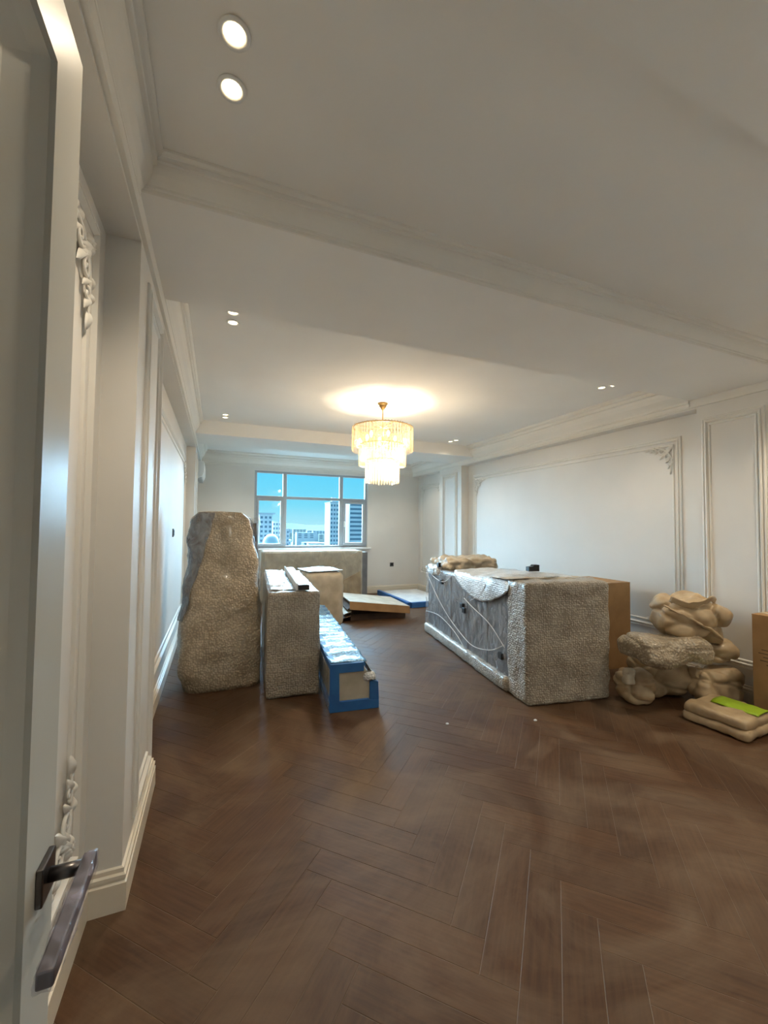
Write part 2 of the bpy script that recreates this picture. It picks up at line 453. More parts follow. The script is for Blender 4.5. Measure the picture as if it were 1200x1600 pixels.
# ------------------------------------------------------------------ baseboards
BP = [(0,0),(.020,0),(.020,.105),(.012,.110),(.017,.122),(.017,.134),(.009,.140),(.009,.156),(0,.160)]
def baseboard_side(name, xr, xp, pil, sgn, label):
    path = [(xr, Y0)]
    for a, b in pil: path += [(xr, a), (xp, a), (xp, b), (xr, b)]
    path.append((xr, YB)); m = MB(); n = len(BP); vs = []; fs = []
    for i, p in enumerate(path):
        def nrm(a, b):
            d = Vector((b[0]-a[0], b[1]-a[1])).normalized(); return Vector((d.y, -d.x)) * sgn
        n0 = nrm(path[i-1], p) if i else nrm(p, path[1]); n1 = nrm(p, path[i+1]) if i < len(path)-1 else n0
        k = (n0 + n1) / (1 + n0.dot(n1))
        vs += [(p[0] + k.x*o_, p[1] + k.y*o_, z) for o_, z in BP]
    for i in range(len(path)-1):
        for q_ in range(n): r_ = (q_+1) % n; fs.append((i*n+q_, i*n+r_, (i+1)*n+r_, (i+1)*n+q_))
    m.add(vs, fs)
    return tag(m.build(name, m_base), label, 'baseboard', kind='structure')
baseboard_side('baseboard_left', XL, PL, PIL_L, 1, 'cream moulded baseboard following the steps of the left wall')
baseboard_side('baseboard_right', XR, PR, PIL_R, -1, 'cream moulded baseboard along the right wall behind the bundles')
m = MB(); m.prism([(YB - p, z) for p, z in BP], 'x', XL, XR)
tag(m.build('baseboard_back', m_base), 'cream moulded baseboard under the window wall', 'baseboard', kind='structure')

# ------------------------------------------------------------------ panel mouldings and plaster ornaments
MOLD = [(0,0),(.000,.010),(.006,.016),(.014,.016),(.018,.009),(.026,.009),(.030,.020),(.040,.022),(.046,.014),(.052,.006),(.052,0)]
THIN = [(0,0),(.000,.008),(.005,.012),(.014,.012),(.019,.006),(.024,0)]
def frame_mold(parent, x, sgn, y0, y1, z0, z1, prof=MOLD, name='panel_moulding', mt=None):
    m = MB(); vs = []; fs = []
    for o_, h in prof:
        X_ = x + sgn*(h - 0.002)
        vs += [(X_, y0+o_, z0+o_), (X_, y1-o_, z0+o_), (X_, y1-o_, z1-o_), (X_, y0+o_, z1-o_)]
    for k in range(len(prof) - 1):
        for i in range(4): fs.append((k*4+i, k*4+(i+1) % 4, (k+1)*4+(i+1) % 4, (k+1)*4+i))
    m.add(vs, fs); return m.build(name, mt or m_trim, parent)
def spiral(cx, cy, r_, a0, turns, dirn, n=22):
    return [(cx + r_*(1-0.85*t)*math.cos(a0 + dirn*turns*2*math.pi*t), cy + r_*(1-0.85*t)*math.sin(a0 + dirn*turns*2*math.pi*t)) for t in [i/n for i in range(n+1)]]
def ornament_mesh(name, mt):
    """acanthus corner scroll, lying in local x,y quadrant (+x,+y away from the corner), raised in z"""
    m = MB()
    def st(pts, r0_, r1_, z=0.006):
        n = len(pts); m.tube([(p[0], p[1], z) for p in pts], [r0_ + (r1_-r0_)*i/(n-1) for i in range(n)], 6, 0.9)
    def leaf(px, py, a, L_, w):
        d = (math.cos(a), math.sin(a)); e_ = (-d[1], d[0]); vs = []; fs = []; n = 6
        for i in range(n+1):
            t = i/n; ww = w*math.sin(math.pi*min(1, t*0.92+0.08))**0.8; zz = 0.016*math.sin(math.pi*t*0.9+0.2)
            x_, y_ = px + d[0]*L_*t, py + d[1]*L_*t
            vs += [(x_ - e_[0]*ww, y_ - e_[1]*ww, 0.001), (x_, y_, 0.005+zz), (x_ + e_[0]*ww, y_ + e_[1]*ww, 0.001)]
        for i in range(n):
            for k in (0, 1): fs.append((i*3+k, i*3+k+1, (i+1)*3+k+1, (i+1)*3+k))
        m.add(vs, fs, True)
    for fl in (0, 1):
        g = (lambda q: q) if not fl else (lambda q: [(b, a) for a, b in q])
        st(g(spiral(0.095, 0.035, 0.034, math.pi, 1.3, -1)), 0.008, 0.004)
        st(g(spiral(0.165, 0.020, 0.022, math.pi, 1.2, 1)), 0.007, 0.003)
        st(g([(0.02,0.02),(0.05,0.045),(0.08,0.012),(0.12,0.0),(0.16,-0.002),(0.21,0.006),(0.25,0.004)]), 0.009, 0.004)
        for (a, b, c, l, w) in ((0.03,0.03,0.4,0.06,0.013),(0.06,0.05,0.9,0.05,0.012),(0.12,0.02,0.8,0.05,0.011),(0.17,0.01,0.5,0.05,0.010),(0.21,0.005,0.15,0.06,0.009),(0.10,0.0,-0.5,0.04,0.010),(0.15,0.0,-0.6,0.035,0.009)):
            if fl: a, b, c = b, a, math.pi/2 - c
            leaf(a, b, c, l, w)
    leaf(0.0, 0.0, math.pi/4, 0.10, 0.022); leaf(0.05, 0.05, math.pi/4, 0.09, 0.016); leaf(0.02, 0.02, math.pi*1.25, 0.06, 0.018)
    for i in range(6):
        a = i*math.pi/3; leaf(0.012, 0.012, a, 0.030, 0.010)
    m.lathe([(0.0001,0.022),(0.006,0.020),(0.010,0.012),(0.010,0.0)], 10, (0.012, 0.012, 0))
    return m.mesh(name, mt)
orn = ornament_mesh('corner_ornament', m_trim)
def place_ornament(parent, x, sgn, y, z, dy, dz, s=1.0):
    o = link_mesh('corner_ornament', orn, parent)
    M_ = Matrix(((0, 0, sgn, x), (dy, 0, 0, y), (0, dz, 0, z), (0, 0, 0, 1))) @ Matrix.Diagonal((s, s, 1.0, 1))
    o.matrix_basis = M_; return o
# left wall
def double_frame(wall, x, sgn, y0, y1, z0, z1, gap=0.10, orn_at=None, s=1.0):
    frame_mold(wall, x, sgn, y0, y1, z0, z1)
    if gap: frame_mold(wall, x, sgn, y0+gap, y1-gap, z0+gap, z1-gap, THIN)
    if orn_at:
        for (fy, fz) in ((0,0),(1,0),(0,1),(1,1)):
            place_ornament(wall, x + sgn*0.010, sgn, (y1-gap-.02) if fy else (y0+gap+.02), (z1-gap-.02) if fz else (z0+gap+.02), -1 if fy else 1, -1 if fz else 1, s)
double_frame(wall_left, XL, 1, 0.05, 1.80, 0.30, 2.60, 0.11, True, 1.15)
double_frame(pil_left[0], PL, 1, 2.10, 2.58, 0.22, 2.60, 0.075)
double_frame(wall_left, XL, 1, 2.90, 6.55, 0.30, 2.46, 0.09, True)
double_frame(pil_left[1], PL, 1, 6.88, 7.28, 0.22, 2.60, 0.07)
double_frame(wall_left, XL, 1, 7.52, 8.55, 0.30, 2.46, 0.09, True, 0.8)
# right wall
double_frame(wall_right, XR, -1, 0.15, 1.75, 0.42, 2.50, 0.09, True)
double_frame(pil_right[0], PR, -1, 1.965, 2.455, 0.30, 2.56, 0.055)
double_frame(wall_right, XR, -1, 2.74, 6.45, 0.42, 2.47, 0.075, True, 1.1)
double_frame(pil_right[1], PR, -1, 6.76, 7.31, 0.30, 2.56, 0.07)
double_frame(wall_right, XR, -1, 7.57, 8.58, 0.42, 2.47, 0.075, True, 0.8)

# ------------------------------------------------------------------ window
win = empty('window_1', (WX0, YB, WZ0), 0, 'wide six pane window with pale grey frame above the city', 'window', kind='structure')
ww, wh = WX1 - WX0, WZ1 - WZ0
fy0, fy1 = 0.05, 0.12
m = MB(); m.box(0, ww, fy0, fy1, 0, .05); m.box(0, ww, fy0, fy1, wh-.045, wh); m.box(0, .05, fy0, fy1, .05, wh-.045); m.box(ww-.05, ww, fy0, fy1, .05, wh-.045)
m.build('outer_frame', m_frame, win, bevel=0.004)
mx0, mx1, tz = 0.615, 1.845, 1.055
for x in (mx0, mx1): MB().box(x-.04, x+.04, fy0, fy1, .05, wh-.045).build('mullion', m_frame, win, bevel=0.004)
for a, b in ((.05, mx0-.04), (mx0+.04, mx1-.04), (mx1+.04, ww-.05)):
    MB().box(a, b, fy0, fy1, tz-.03, tz+.03).build('transom', m_frame, win, bevel=0.004)
    MB().box(a-.005, b+.005, fy0+.03, fy0+.042, tz+.025, wh-.04).build('pane', m_glass, win)
def sash(a, b, w, y):
    m = MB(); m.box(a, b, y, y+.05, .05, .05+w); m.box(a, b, y, y+.05, tz-.03-w, tz-.03); m.box(a, a+w, y, y+.05, .05+w, tz-.03-w); m.box(b-w, b, y, y+.05, .05+w, tz-.03-w)
    s_ = m.build('opening_sash', m_frame, win, bevel=0.004)
    MB().box(a+w-.005, b-w+.005, y+.02, y+.032, .05+w-.005, tz-.03-w+.005).build('pane', m_glass, s_)
    return s_
sash(.05, mx0-.04, .045, fy0-.02)
s2 = sash(mx1+.04, ww-.05, .06, fy0-.02)
MB().box(mx1+.055, mx1+.085, fy0-.05, fy0-.02, .45, .58).build('handle', m_whitepl, s2, bevel=0.004)
MB().box(mx0+.035, mx1-.035, fy0+.03, fy0+.042, .045, tz-.025).build('pane', m_glass, win)
MB().box(-.06, ww+.06, -.10, fy0, -.035, 0.0).build('window_sill', m_whitepl, win, bevel=0.006)

# ------------------------------------------------------------------ open door with lever handle
DXF = -0.25
door = empty('door_1', (DXF, 0.0, 0.0), 0, 'open grey white panelled door at the left edge of the photo', 'door', kind='structure')
dy0, dy1, dz0, dz1 = -0.09, 0.897, 0.008, 2.353
m = MB(); m.box(-.075, -.060, dy0, dy1, dz0, dz1); m.build('door_core', m_door, door)
dp = [(0,-.062),(0,-.002),(.002,0),(.120,0),(.123,-.008),(.150,-.022),(.200,-.036),(.205,-.036),(.258,-.050),(.268,-.050),(.272,-.046),(.290,-.046)]
m = MB(); vs = []; fs = []
for o_, h in dp: vs += [(h, dy0+o_, dz0+o_), (h, dy1-o_, dz0+o_), (h, dy1-o_, dz1-o_), (h, dy0+o_, dz1-o_)]
for k in range(len(dp)-1):
    for i in range(4): fs.append((k*4+i, k*4+(i+1) % 4, (k+1)*4+(i+1) % 4, (k+1)*4+i))
k = len(dp)-1; fs.append((k*4, k*4+1, k*4+2, k*4+3)); m.add(vs, fs); m.build('door_face', m_door, door)
hd = MB().box(0, .010, .815, .872, .895, .955).build('handle', m_steel, door, bevel=0.002, label='square dark metal rosette of the door lever')
MB().tube([(.005,.845,.925),(.062,.845,.925)], .011, 12).build('spindle', m_steel, hd)
m = MB(); m.box(.052, .072, .655, .862, .913, .937); m.build('lever', m_steel, hd, bevel=0.003)
m_lfilm = film('lever_wrap_film', (0.50, 0.48, 0.62), 0.18, 0.06)
m = rbox(.025, .212, .029, .005, .005, .0035, 45, 3, 0.002, 60, floor=False)
m.v = [(p[0]+.062, p[1]+.757, p[2]+.9105) for p in map(tuple, m.v)]
m.build('plastic_film', m_lfilm, hd)
# door casing round the opening
m = MB(); m.box(DX0-.02, DX0+.012, Y0-.18, Y0+.012, 0, DZ); m.box(DX1-.012, DX1+.09, Y0-.02, Y0+.02, 0, DZ+.08); m.box(DX0, DX1, Y0-.02, Y0+.02, DZ-.012, DZ+.08)
trim(m, 'flat casing around the doorway behind the open door')

# ------------------------------------------------------------------ downlights
def downlight(loc, label, energy=1.0):
    d = empty('downlight', loc, 0, label, 'lamp', 'recessed ceiling spotlights in pairs')
    MB().lathe([(.030,-.001),(.044,-.001),(.046,-.004),(.044,-.007),(.036,-.008),(.030,-.004)], 20, closed=True).build('trim_ring', m_whitepl, d)
    MB().lathe([(.0001,-.0065),(.016,-.006),(.029,-.003),(.030,-.001),(.0001,-.001)], 16).build('lens', m_lens, d)
    l = lamp('spot', 'SPOT', (0, 0, -.03), SPOT_W * energy, (1.0, 0.84, 0.62) if loc[2] == ZN else WARM, d, spot_size=R(115), spot_blend=1.0, shadow_soft_size=0.03)
    return d
DL = [((0.016, 1.20, ZN), 'lit spotlight nearer the camera above the open door'), ((0.014, 1.36, ZN), 'lit spotlight farther from the camera above the open door'),
      ((3.95, 1.20, ZN), 'lit spotlight above the right wall nearer the camera'), ((3.95, 1.36, ZN), 'lit spotlight above the right wall just before the near beam'),
      ((1.30, 0.36, ZB), 'added unseen spotlight in the beam over the doorway, left of the two'), ((2.90, 0.36, ZB), 'added unseen spotlight in the beam over the doorway, right of the two'),  # this pair is added out of view to brighten the fronts of the bundles
      ((0.072, 2.93, ZC), 'lit spotlight just behind the near beam by the left cornice'), ((0.076, 3.08, ZC), 'lit spotlight second behind the near beam by the left cornice'),
      ((0.075, 5.72, ZC), 'lit spotlight of the far left pair, nearer one'), ((0.075, 5.87, ZC), 'lit spotlight of the far left pair, next to the far beam'),
      ((3.63, 3.01, ZC), 'lit spotlight of the near right pair, farther from the beam'), ((3.68, 2.91, ZC), 'lit spotlight of the near right pair, half hidden by the beam'),
      ((3.63, 5.95, ZC), 'lit spotlight of the far right pair, next to the far beam'), ((3.66, 5.82, ZC), 'lit spotlight of the far right pair, nearer one'),
      ((0.30, 7.75, ZC), 'added unseen spotlight in the window bay, leftmost'), ((1.40, 7.75, ZC), 'added unseen spotlight in the window bay, second from the left'),  # all four window bay lamps are added, unseen, to lift the end wall
      ((2.60, 7.75, ZC), 'added unseen spotlight in the window bay, second from the right'), ((3.75, 7.75, ZC), 'added unseen spotlight in the window bay, rightmost')]
for p, l in DL: downlight(p, l, 1.3 if p[2] == ZB else (0.78 if p[0] < 1 else 1.3) if p[2] == ZN else 1.0 if p[1] > 7 else 0.5)

# ------------------------------------------------------------------ chandelier
def crystal():
    m = bpy.data.materials.new('chandelier_crystal'); m.use_nodes = True; nt = m.node_tree; nt.nodes.clear()
    o = node(nt, 'ShaderNodeOutputMaterial'); t = node(nt, 'ShaderNodeBsdfTransparent'); g = node(nt, 'ShaderNodeBsdfGlossy'); l = node(nt, 'ShaderNodeBsdfTranslucent')
    d = node(nt, 'ShaderNodeBsdfDiffuse'); d.inputs[0].default_value = (0.85, 0.72, 0.52, 1)
    g.inputs['Roughness'].default_value = 0.05; l.inputs[0].default_value = (0.85, 0.68, 0.42, 1); t.inputs[0].default_value = (1, 0.98, 0.95, 1)
    a = node(nt, 'ShaderNodeMixShader'); b = node(nt, 'ShaderNodeMixShader'); c = node(nt, 'ShaderNodeMixShader')
    a.inputs[0].default_value = 0.4; b.inputs[0].default_value = 0.14; c.inputs[0].default_value = 0.10
    nt.links.new(l.outputs[0], a.inputs[1]); nt.links.new(d.outputs[0], a.inputs[2])
    nt.links.new(a.outputs[0], b.inputs[2]); nt.links.new(t.outputs[0], b.inputs[1])
    nt.links.new(b.outputs[0], c.inputs[1]); nt.links.new(g.outputs[0], c.inputs[2]); nt.links.new(c.outputs[0], o.inputs[0]); return m
m_crys = crystal()
ch = empty('chandelier', (1.78, 4.43, ZC), 0, 'glowing three tier chandelier of hanging crystal rods on brass stem', 'chandelier')
MB().lathe([(.0001,0),(.058,0),(.060,-.012),(.050,-.022),(.044,-.026),(.042,-.045),(.030,-.055),(.020,-.075),(.008,-.085)], 24).build('canopy', m_brass, ch)
MB().tube([(0,0,-.08),(0,0,-.60)], .008, 10).build('stem', m_brass, ch)
def ring(R_, z, r_=0.006):
    MB().lathe([(R_-r_, z-r_), (R_+r_, z-r_), (R_+r_, z+r_), (R_-r_, z+r_)], 40, closed=True).build('ring_frame', m_brass, ch)
for R_, z in ((.345,-.295),(.262,-.50),(.185,-.68)):
    ring(R_, z)
    m = MB()
    for i in range(4):
        a = i*math.pi/4; m.tube([(-R_*math.cos(a), -R_*math.sin(a), z), (R_*math.cos(a), R_*math.sin(a), z)], .004, 6)
    m.build('spoke_frame', m_brass, ch)
def rods(name, tiers):
    m = MB()
    for R_, z0, z1, cnt in tiers:
        for i in range(cnt):
            a = 2*math.pi*i/cnt; c_, s_ = math.cos(a), math.sin(a); w = .012; t = .006
            jz = rnd.uniform(-.006, .006); q = []
            for zz, k in ((z0+jz, .6), (z0-.02+jz, 1), (z1+.015+jz, 1), (z1+jz, .35)):
                for du, dr in ((-w*k, 0), (0, t*k), (w*k, 0), (0, -t*k)):
                    q.append((c_*(R_+dr) - s_*du, s_*(R_+dr) + c_*du, zz))
            fs = [(b*4+j, b*4+(j+1) % 4, (b+1)*4+(j+1) % 4, (b+1)*4+j) for b in range(3) for j in range(4)] + [(3,2,1,0), (12,13,14,15)]
            m.add(q, fs)
    return tag(m.build(name, m_crys, ch), kind='stuff')
rods('crystal_tier', [(.355,-.285,-.575,64),(.315,-.285,-.52,50)])
rods('crystal_tier', [(.272,-.49,-.745,50),(.235,-.49,-.70,40)])
rods('crystal_tier', [(.196,-.67,-.945,36),(.150,-.67,-.90,26)])
for i in range(8):
    a = i*math.pi/4 + .2; R_, z = (.19, -.40) if i < 5 else (.13, -.60)
    MB().lathe([(.0001,.045),(.010,.035),(.018,.015),(.018,0),(.010,-.02),(.009,-.03)], 10, (R_*math.cos(a*1.4), R_*math.sin(a*1.4), z)).build('bulb', m_bulb, ch)
for p in ((0,0,-.36),(0,0,-.57),(0,0,-.80)):
    lamp('bulb_light', 'POINT', (p[0]+.03, p[1], p[2]), CHAND_W * (.45 if p[2] > -.4 else 1.0), (1.0, .86, .66), ch, shadow_soft_size=.05)

# ------------------------------------------------------------------ small wall fittings
m = empty('wall_switch', (XL, 5.0, 1.41), 0, 'small black switch on the left wall', 'switch')
MB().box(0, .010, -.045, .045, -.045, .045).build('plate', m_black, m, bevel=.003)
MB().box(.010, .016, -.02, .02, -.03, .03).build('rocker', m_black, m, bevel=.002)
so = empty('wall_socket', (3.754, YB, .629), 0, 'grey socket on the end wall right of the window', 'socket')
MB().box(-.045, .045, -.010, 0, -.045, .045).build('plate', m_steel, so, bevel=.003)
q = MB().lathe([(.0001,0),(.024,0),(.026,.003),(.024,.006)], 16); q.v = [(a, -.010 - c, b) for a, b, c in q.v]; q.build('socket_face', m_black, so)
ac = empty('air_conditioner', (XL, 8.0, 2.28), 0, 'white split air conditioner high on the left wall by the window', 'air conditioner')
q = MB(); q.prism([(0,0),(.10,0),(.20,.05),(.225,.11),(.225,.27),(.21,.30),(0,.30)], 'y', -.42, .42); q.build('casing', m_whitepl, ac, bevel=.006)
MB().box(.120, .19, -.36, .36, -.004, .035).build('louvre', m_frame, ac, bevel=.003)

# ------------------------------------------------------------------ wrapped goods: materials
m_bub = bubble('bubble_wrap_over_kraft', (0.38, 0.31, 0.215), (0.56, 0.46, 0.33), 48)
m_bub2 = bubble('bubble_wrap_greyish', (0.38, 0.33, 0.26), (0.52, 0.46, 0.37), 52, 0.30, 0.7, 0.6)
m_bubw = bubble('bubble_wrap_clear_white', (0.55, 0.58, 0.60), (0.80, 0.83, 0.85), 50, 0.2, 0.7, 0.4)
m_kraft = paper('brown_packing_paper', (0.36, 0.255, 0.145), (0.54, 0.41, 0.25), 0.55, 0.25)
m_kraft2 = paper('pale_packing_paper', (0.40, 0.34, 0.25), (0.54, 0.47, 0.36), 0.6, 0.2)
m_card = paper('corrugated_cardboard', (0.30, 0.17, 0.07), (0.38, 0.22, 0.095), 0.75)
m_cardshade_print = paper('cardboard_shade_and_print', (0.055, 0.030, 0.018), (0.10, 0.055, 0.032), 0.8)  # shade in and under the collapsed carton put into the colour; also print ink
m_film = film('clear_stretch_film', (0.45, 0.46, 0.48), 0.22)
m_filmg = film('grey_stretch_film', (0.24, 0.25, 0.27), 0.62)
m_grey = paper('grey_furniture_board', (0.16, 0.16, 0.17), (0.22, 0.22, 0.23), 0.5, 0.3)
m_blue = paper('blue_foam_edge', (0.02, 0.11, 0.34), (0.03, 0.16, 0.42), 0.55)
m_bluelt = bubble('blue_tinted_wrap', (0.08, 0.30, 0.60), (0.25, 0.50, 0.76), 36, 0.25, 0.6, 0.4)
m_foam = paper('white_foam', (0.62, 0.66, 0.70), (0.78, 0.81, 0.83), 0.6)
m_cream = paper('cream_board', (0.42, 0.37, 0.28), (0.52, 0.47, 0.37), 0.6)
m_rope = paper('white_cord', (0.55, 0.55, 0.55), (0.72, 0.72, 0.72), 0.7)
m_green = paint('lime_green_print', (0.30, 0.45, 0.02), 0.5)

# ---- tall wrapped panels leaning by the left wall
def interp(tab, z):
    for (z0_, a), (z1_, b) in zip(tab, tab[1:]):
        if z <= z1_:
            t = max(0, min(1, (z - z0_)/(z1_ - z0_))); return tuple(p + (q_-p)*t for p, q_ in zip(a, b))
    return tab[-1][1]
TALL = [(0.0, (-.25, .43, 0.0, .42)), (.15, (-.292, .432, .0, .45)), (.47, (-.297, .424, .06, .46)), (.74, (-.272, .410, .14, .46)),
        (1.14, (-.246, .387, .26, .48)), (1.44, (-.232, .352, .36, .50)), (1.56, (-.215, .315, .40, .50)), (1.63, (-.16, .24, .43, .49))]
def tall_shape(w, off=0.0):
    z = max(0.0, w.z); x0_, x1_, y0_, y1_ = interp(TALL, min(z, 1.63))
    fx = (w.x + .5); fy = (w.y + .5)
    return Vector((x0_ - off + (x1_-x0_+2*off)*fx, y0_ - off + (y1_-y0_+2*off)*fy, z))
def lumpy(amp, freq, seed, fold, ffreq):
    def f(w): 
        return w
    return f
tall = empty('wrapped_bundle', (0, 4.04, 0), 0, 'tall tapering bundle in brown bubble wrap leaning by the left wall', 'bundle')
def loft(tab_off, seed, amp, fold, nz=44, nx=26, ny=12, zmax=1.63, arc=None, zr=(0, 1), slant=0.0):
    """closed loft around the bundle; arc limits which part of the outline is kept"""
    ring_n = 2*(nx+ny); vs = []; fs = []
    for k in range(nz+1):
        z = zmax*(zr[0] + (zr[1]-zr[0])*k/nz)
        x0_, x1_, y0_, y1_ = interp(TALL, z); c = Vector(((x0_+x1_)/2, (y0_+y1_)/2, z)); a, b = (x1_-x0_)/2 + tab_off, (y1_-y0_)/2 + tab_off
        for i in range(ring_n):
            g = 2*math.pi*i/ring_n; n_ = 5.0
            cx, sy_ = math.cos(g), math.sin(g); den = (abs(cx)**n_ + abs(sy_)**n_)**(1/n_)
            d = Vector((cx/den*a, sy_/den*b, 0)); p = c + d; nn_ = d.normalized()
            dd = amp*fbm(Vector((p.x, p.y, p.z*0.6))*5, seed) + fold*(crease(Vector((p.x*3.5 + p.z*1.2, p.y*3.5, p.z*1.6)), seed) - .45)
            q = p + nn_*dd; q.z += 0.012*fbm(p*6, seed+3) * (k/nz); q.z = max(0.0, q.z) if k else 0.0; vs.append(q)
    keep = range(ring_n) if arc is None else range(arc[0], arc[1])
    for k in range(nz):
        for i in keep:
            if slant and i > arc[0] + (arc[1]-arc[0])*(1 - slant*(1 - k/nz)): continue
            j = (i+1) % ring_n; fs.append((k*ring_n+i, k*ring_n+j, (k+1)*ring_n+j, (k+1)*ring_n+i))
    if arc is None:
        fs.append(tuple(range(ring_n))[::-1])
        top = len(vs); vs.append(sum((vs[nz*ring_n+i] for i in range(ring_n)), Vector())/ring_n + Vector((0, 0, .012)))
        for i in range(ring_n): fs.append((nz*ring_n+i, nz*ring_n+(i+1) % ring_n, top))
    m = MB(); m.add(vs, fs, True); return m, ring_n
mb, rn = loft(0.0, 4, 0.028, 0.036); mb.build('bubble_wrap', m_bub, tall)
def wrap_sheet(g0, g1lo, g1hi, zlo, zhi, off, seed, nu, nv):
    def f(u, v):
        z = zlo + (zhi - zlo)*v; x0_, x1_, y0_, y1_ = interp(TALL, z)
        g = 2*math.pi*(g0 + (g1lo + (g1hi - g1lo)*v - g0)*u); cx, sy_ = math.cos(g), math.sin(g); den = (abs(cx)**5 + abs(sy_)**5)**.2
        d = Vector((cx/den*((x1_-x0_)/2 + off), sy_/den*((y1_-y0_)/2 + off), 0)); nn_ = d.normalized()
        p = Vector(((x0_+x1_)/2, (y0_+y1_)/2, z)) + d
        return p + nn_*(.028*fbm(Vector((p.x, p.y, p.z*.6))*5, 4) + .036*(crease(Vector((p.x*3.5 + p.z*1.2, p.y*3.5, p.z*1.6)), 4) - .45) + .014*abs(fbm(p*9, seed)))
    return sheet(f, nu, nv, -.002)
wrap_sheet(.36, .615, .705, .62, 1.625, .012, 9, 40, 40).build('plastic_sheet', m_filmg, tall)
wrap_sheet(-.02, .14, .16, .85, 1.60, .012, 12, 20, 30).build('plastic_sheet', m_film, tall)

# ---- roll in clear plastic with a black core, standing behind the tall bundle
ro = empty('wrapped_roll', (.36, 5.02, 0), 0, 'upright roll in clear plastic with black core behind the tall bundle', 'roll')
mb = MB(); zs = [i*1.52/24 for i in range(25)]
mb.tube([(0.03*math.sin(z*2), .06*z, z) for z in zs], [.085 + .012*fbm((0,0,z*4), 3) for z in zs], 14); mb.build('core', m_black, ro)
mb = MB(); zs = [.01 + i*1.57/40 for i in range(41)]
mb.tube([(0.03*math.sin(z*2), .06*z, z) for z in zs], [.112 + .03*fbm((1,0,z*5), 5) for z in zs], 18); mb.build('plastic_wrap', m_film, ro)

# ---- crumpled packing paper in the gap
q = rbox(.26, .22, .98, .07, .04, .02, 6, 21, .03, 6)
o = q.build('paper_bundle', m_kraft, None); o.location = (.36, 5.36, 0)
tag(o, 'upright crumpled brown paper bundle in the gap behind the tall wrap', 'bundle')

# ---- long box in bubble wrap with foam strip on top
b2 = empty('wrapped_box', (.722, 4.555, 0), R(-4.5), 'knee high long box in ribbed bubble wrap beside the blue carton', 'box')
def b2shape(w):
    w.x *= 1.0 - .035*(w.z/.92) + .0; return w
q = rbox(.465, 1.80, .915, .022, .028, .008, 6, 31, .006, 5, b2shape); q.build('bubble_wrap', m_bub2, b2)
q = sheet(lambda u, v: Vector((-.205 + .215*u, -.80 + 1.66*v, .924 + .010*fbm((u*3, v*9, 0), 3) + .006*math.sin(v*40))), 12, 60, .004)
q.build('clear_wrap_top', m_bubw, b2)
for yy in (-.904,): 
    MB().box(-.15, .16, yy-.004, yy, .35, .356).build('tape_strip', m_kraft2, b2)
fs_ = empty('foam_strip', (.80, 4.52, .925), R(-5), 'white blue angled foam edge strip lying on the ribbed wrapped box', 'packing foam')
q = MB(); q.prism([(-.06,0),(.06,0),(.06,.012),(-.046,.014),(-.046,.06),(-.06,.06)], 'y', -.86, .80); q.build('angle_profile', m_foam, fs_, bevel=.004)
q = rbox(.09, 1.62, .035, .012, .03, .008, 10, 35, floor=True); q.v = [(p[0]+.008, p[1], p[2]+.013) for p in map(tuple, q.v)]; q.build('wrap_layer', m_bubw, fs_)
MB().box(-.045, .055, -.872, -.858, .006, .05).build('dark_end', m_black, fs_, bevel=.004)

# ---- rounded wrapped piece behind it
b3 = empty('wrapped_stool', (1.46, 6.15, 0), R(6), 'rounded brown wrapped piece with clear plastic top behind the ribbed box', 'bundle')
q = rbox(.60, .62, .84, .12, .04, .012, 5, 41, .012, 4); q.build('paper_wrap', m_kraft2, b3)
q = sheet(lambda u, v: Vector((-.27 + .54*u, -.28 + .56*v, .845 + .03*math.sin(u*3.1)*math.sin(v*3.1) + .008*fbm((u*5, v*5, 2), 3))), 16, 16, .004); q.build('plastic_top', m_bubw, b3)

# ---- long blue edged carton
bl = empty('blue_edged_carton', (1.075, 3.225, 0), R(-6), 'long low carton with blue foam edges wrapped in clear plastic', 'box')
LB = 2.5
MB().prism([(-.178,.02),(.178,.02),(.178,.195),(.085,.33),(.085,.345),(-.178,.345)], 'y', .014, LB-.02).build('carton', m_cream, bl, bevel=.006)
fr = MB(); fr.prism([(-.205,0),(.205,0),(.205,.070),(.125,.075),(.120,.085),(-.125,.085),(-.130,.300),(-.13,.31),(.075,.31),(.075,.385),(-.205,.385)], 'y', -.002, .03)
fr.build('front_edge_foam', m_blue, bl, bevel=.005)
fr = MB(); fr.prism([(.125,.075),(.205,.07),(.198,.215),(.150,.232),(.125,.225)], 'y', -.002, .03); fr.build('front_edge_foam', m_blue, bl, bevel=.005)
for (x0_, x1_, z0_, z1_) in ((-.205,-.15,0,.05),(.15,.205,0,.05),(-.205,-.15,.335,.385),(.045,.095,.345,.385)):
    MB().box(x0_, x1_, .03, LB, z0_, z1_).build('edge_foam', m_blue, bl, bevel=.005)
q = sheet(lambda u, v: Vector((-.20 + .30*u, .02 + (LB-.05)*v, .388 + .010*fbm((u*4, v*14, 1), 6) + .006*math.sin(v*70))), 12, 80, .004); q.build('blue_wrap_top', m_bluelt, bl)
def drape(u, v):
    a = u
    x = .095 + .115*a; z = .385 - .16*a - .06*a*a
    return Vector((x + .008*fbm((u*4, v*12, 4), 8), .03 + (LB-.06)*v, z + .015*fbm((u*3, v*10, 7), 8)))
q = sheet(drape, 10, 60, .004); q.build('clear_wrap_side', m_bubw, bl)
q = rbox(.10, .10, .07, .03, .015, .012, 18, 44, .01, 14, floor=False); q.v = [(p[0]+.125, p[1]+.03, p[2]+.225) for p in map(tuple, q.v)]; q.build('crumpled_film', m_bubw, bl)
q = sheet(lambda u, v: Vector((-.214 + .006*fbm((u*6, v*4, 5), 4), .0 + .5*u, .02 + .33*v)), 20, 12, .003); q.build('clear_wrap_side', m_film, bl)

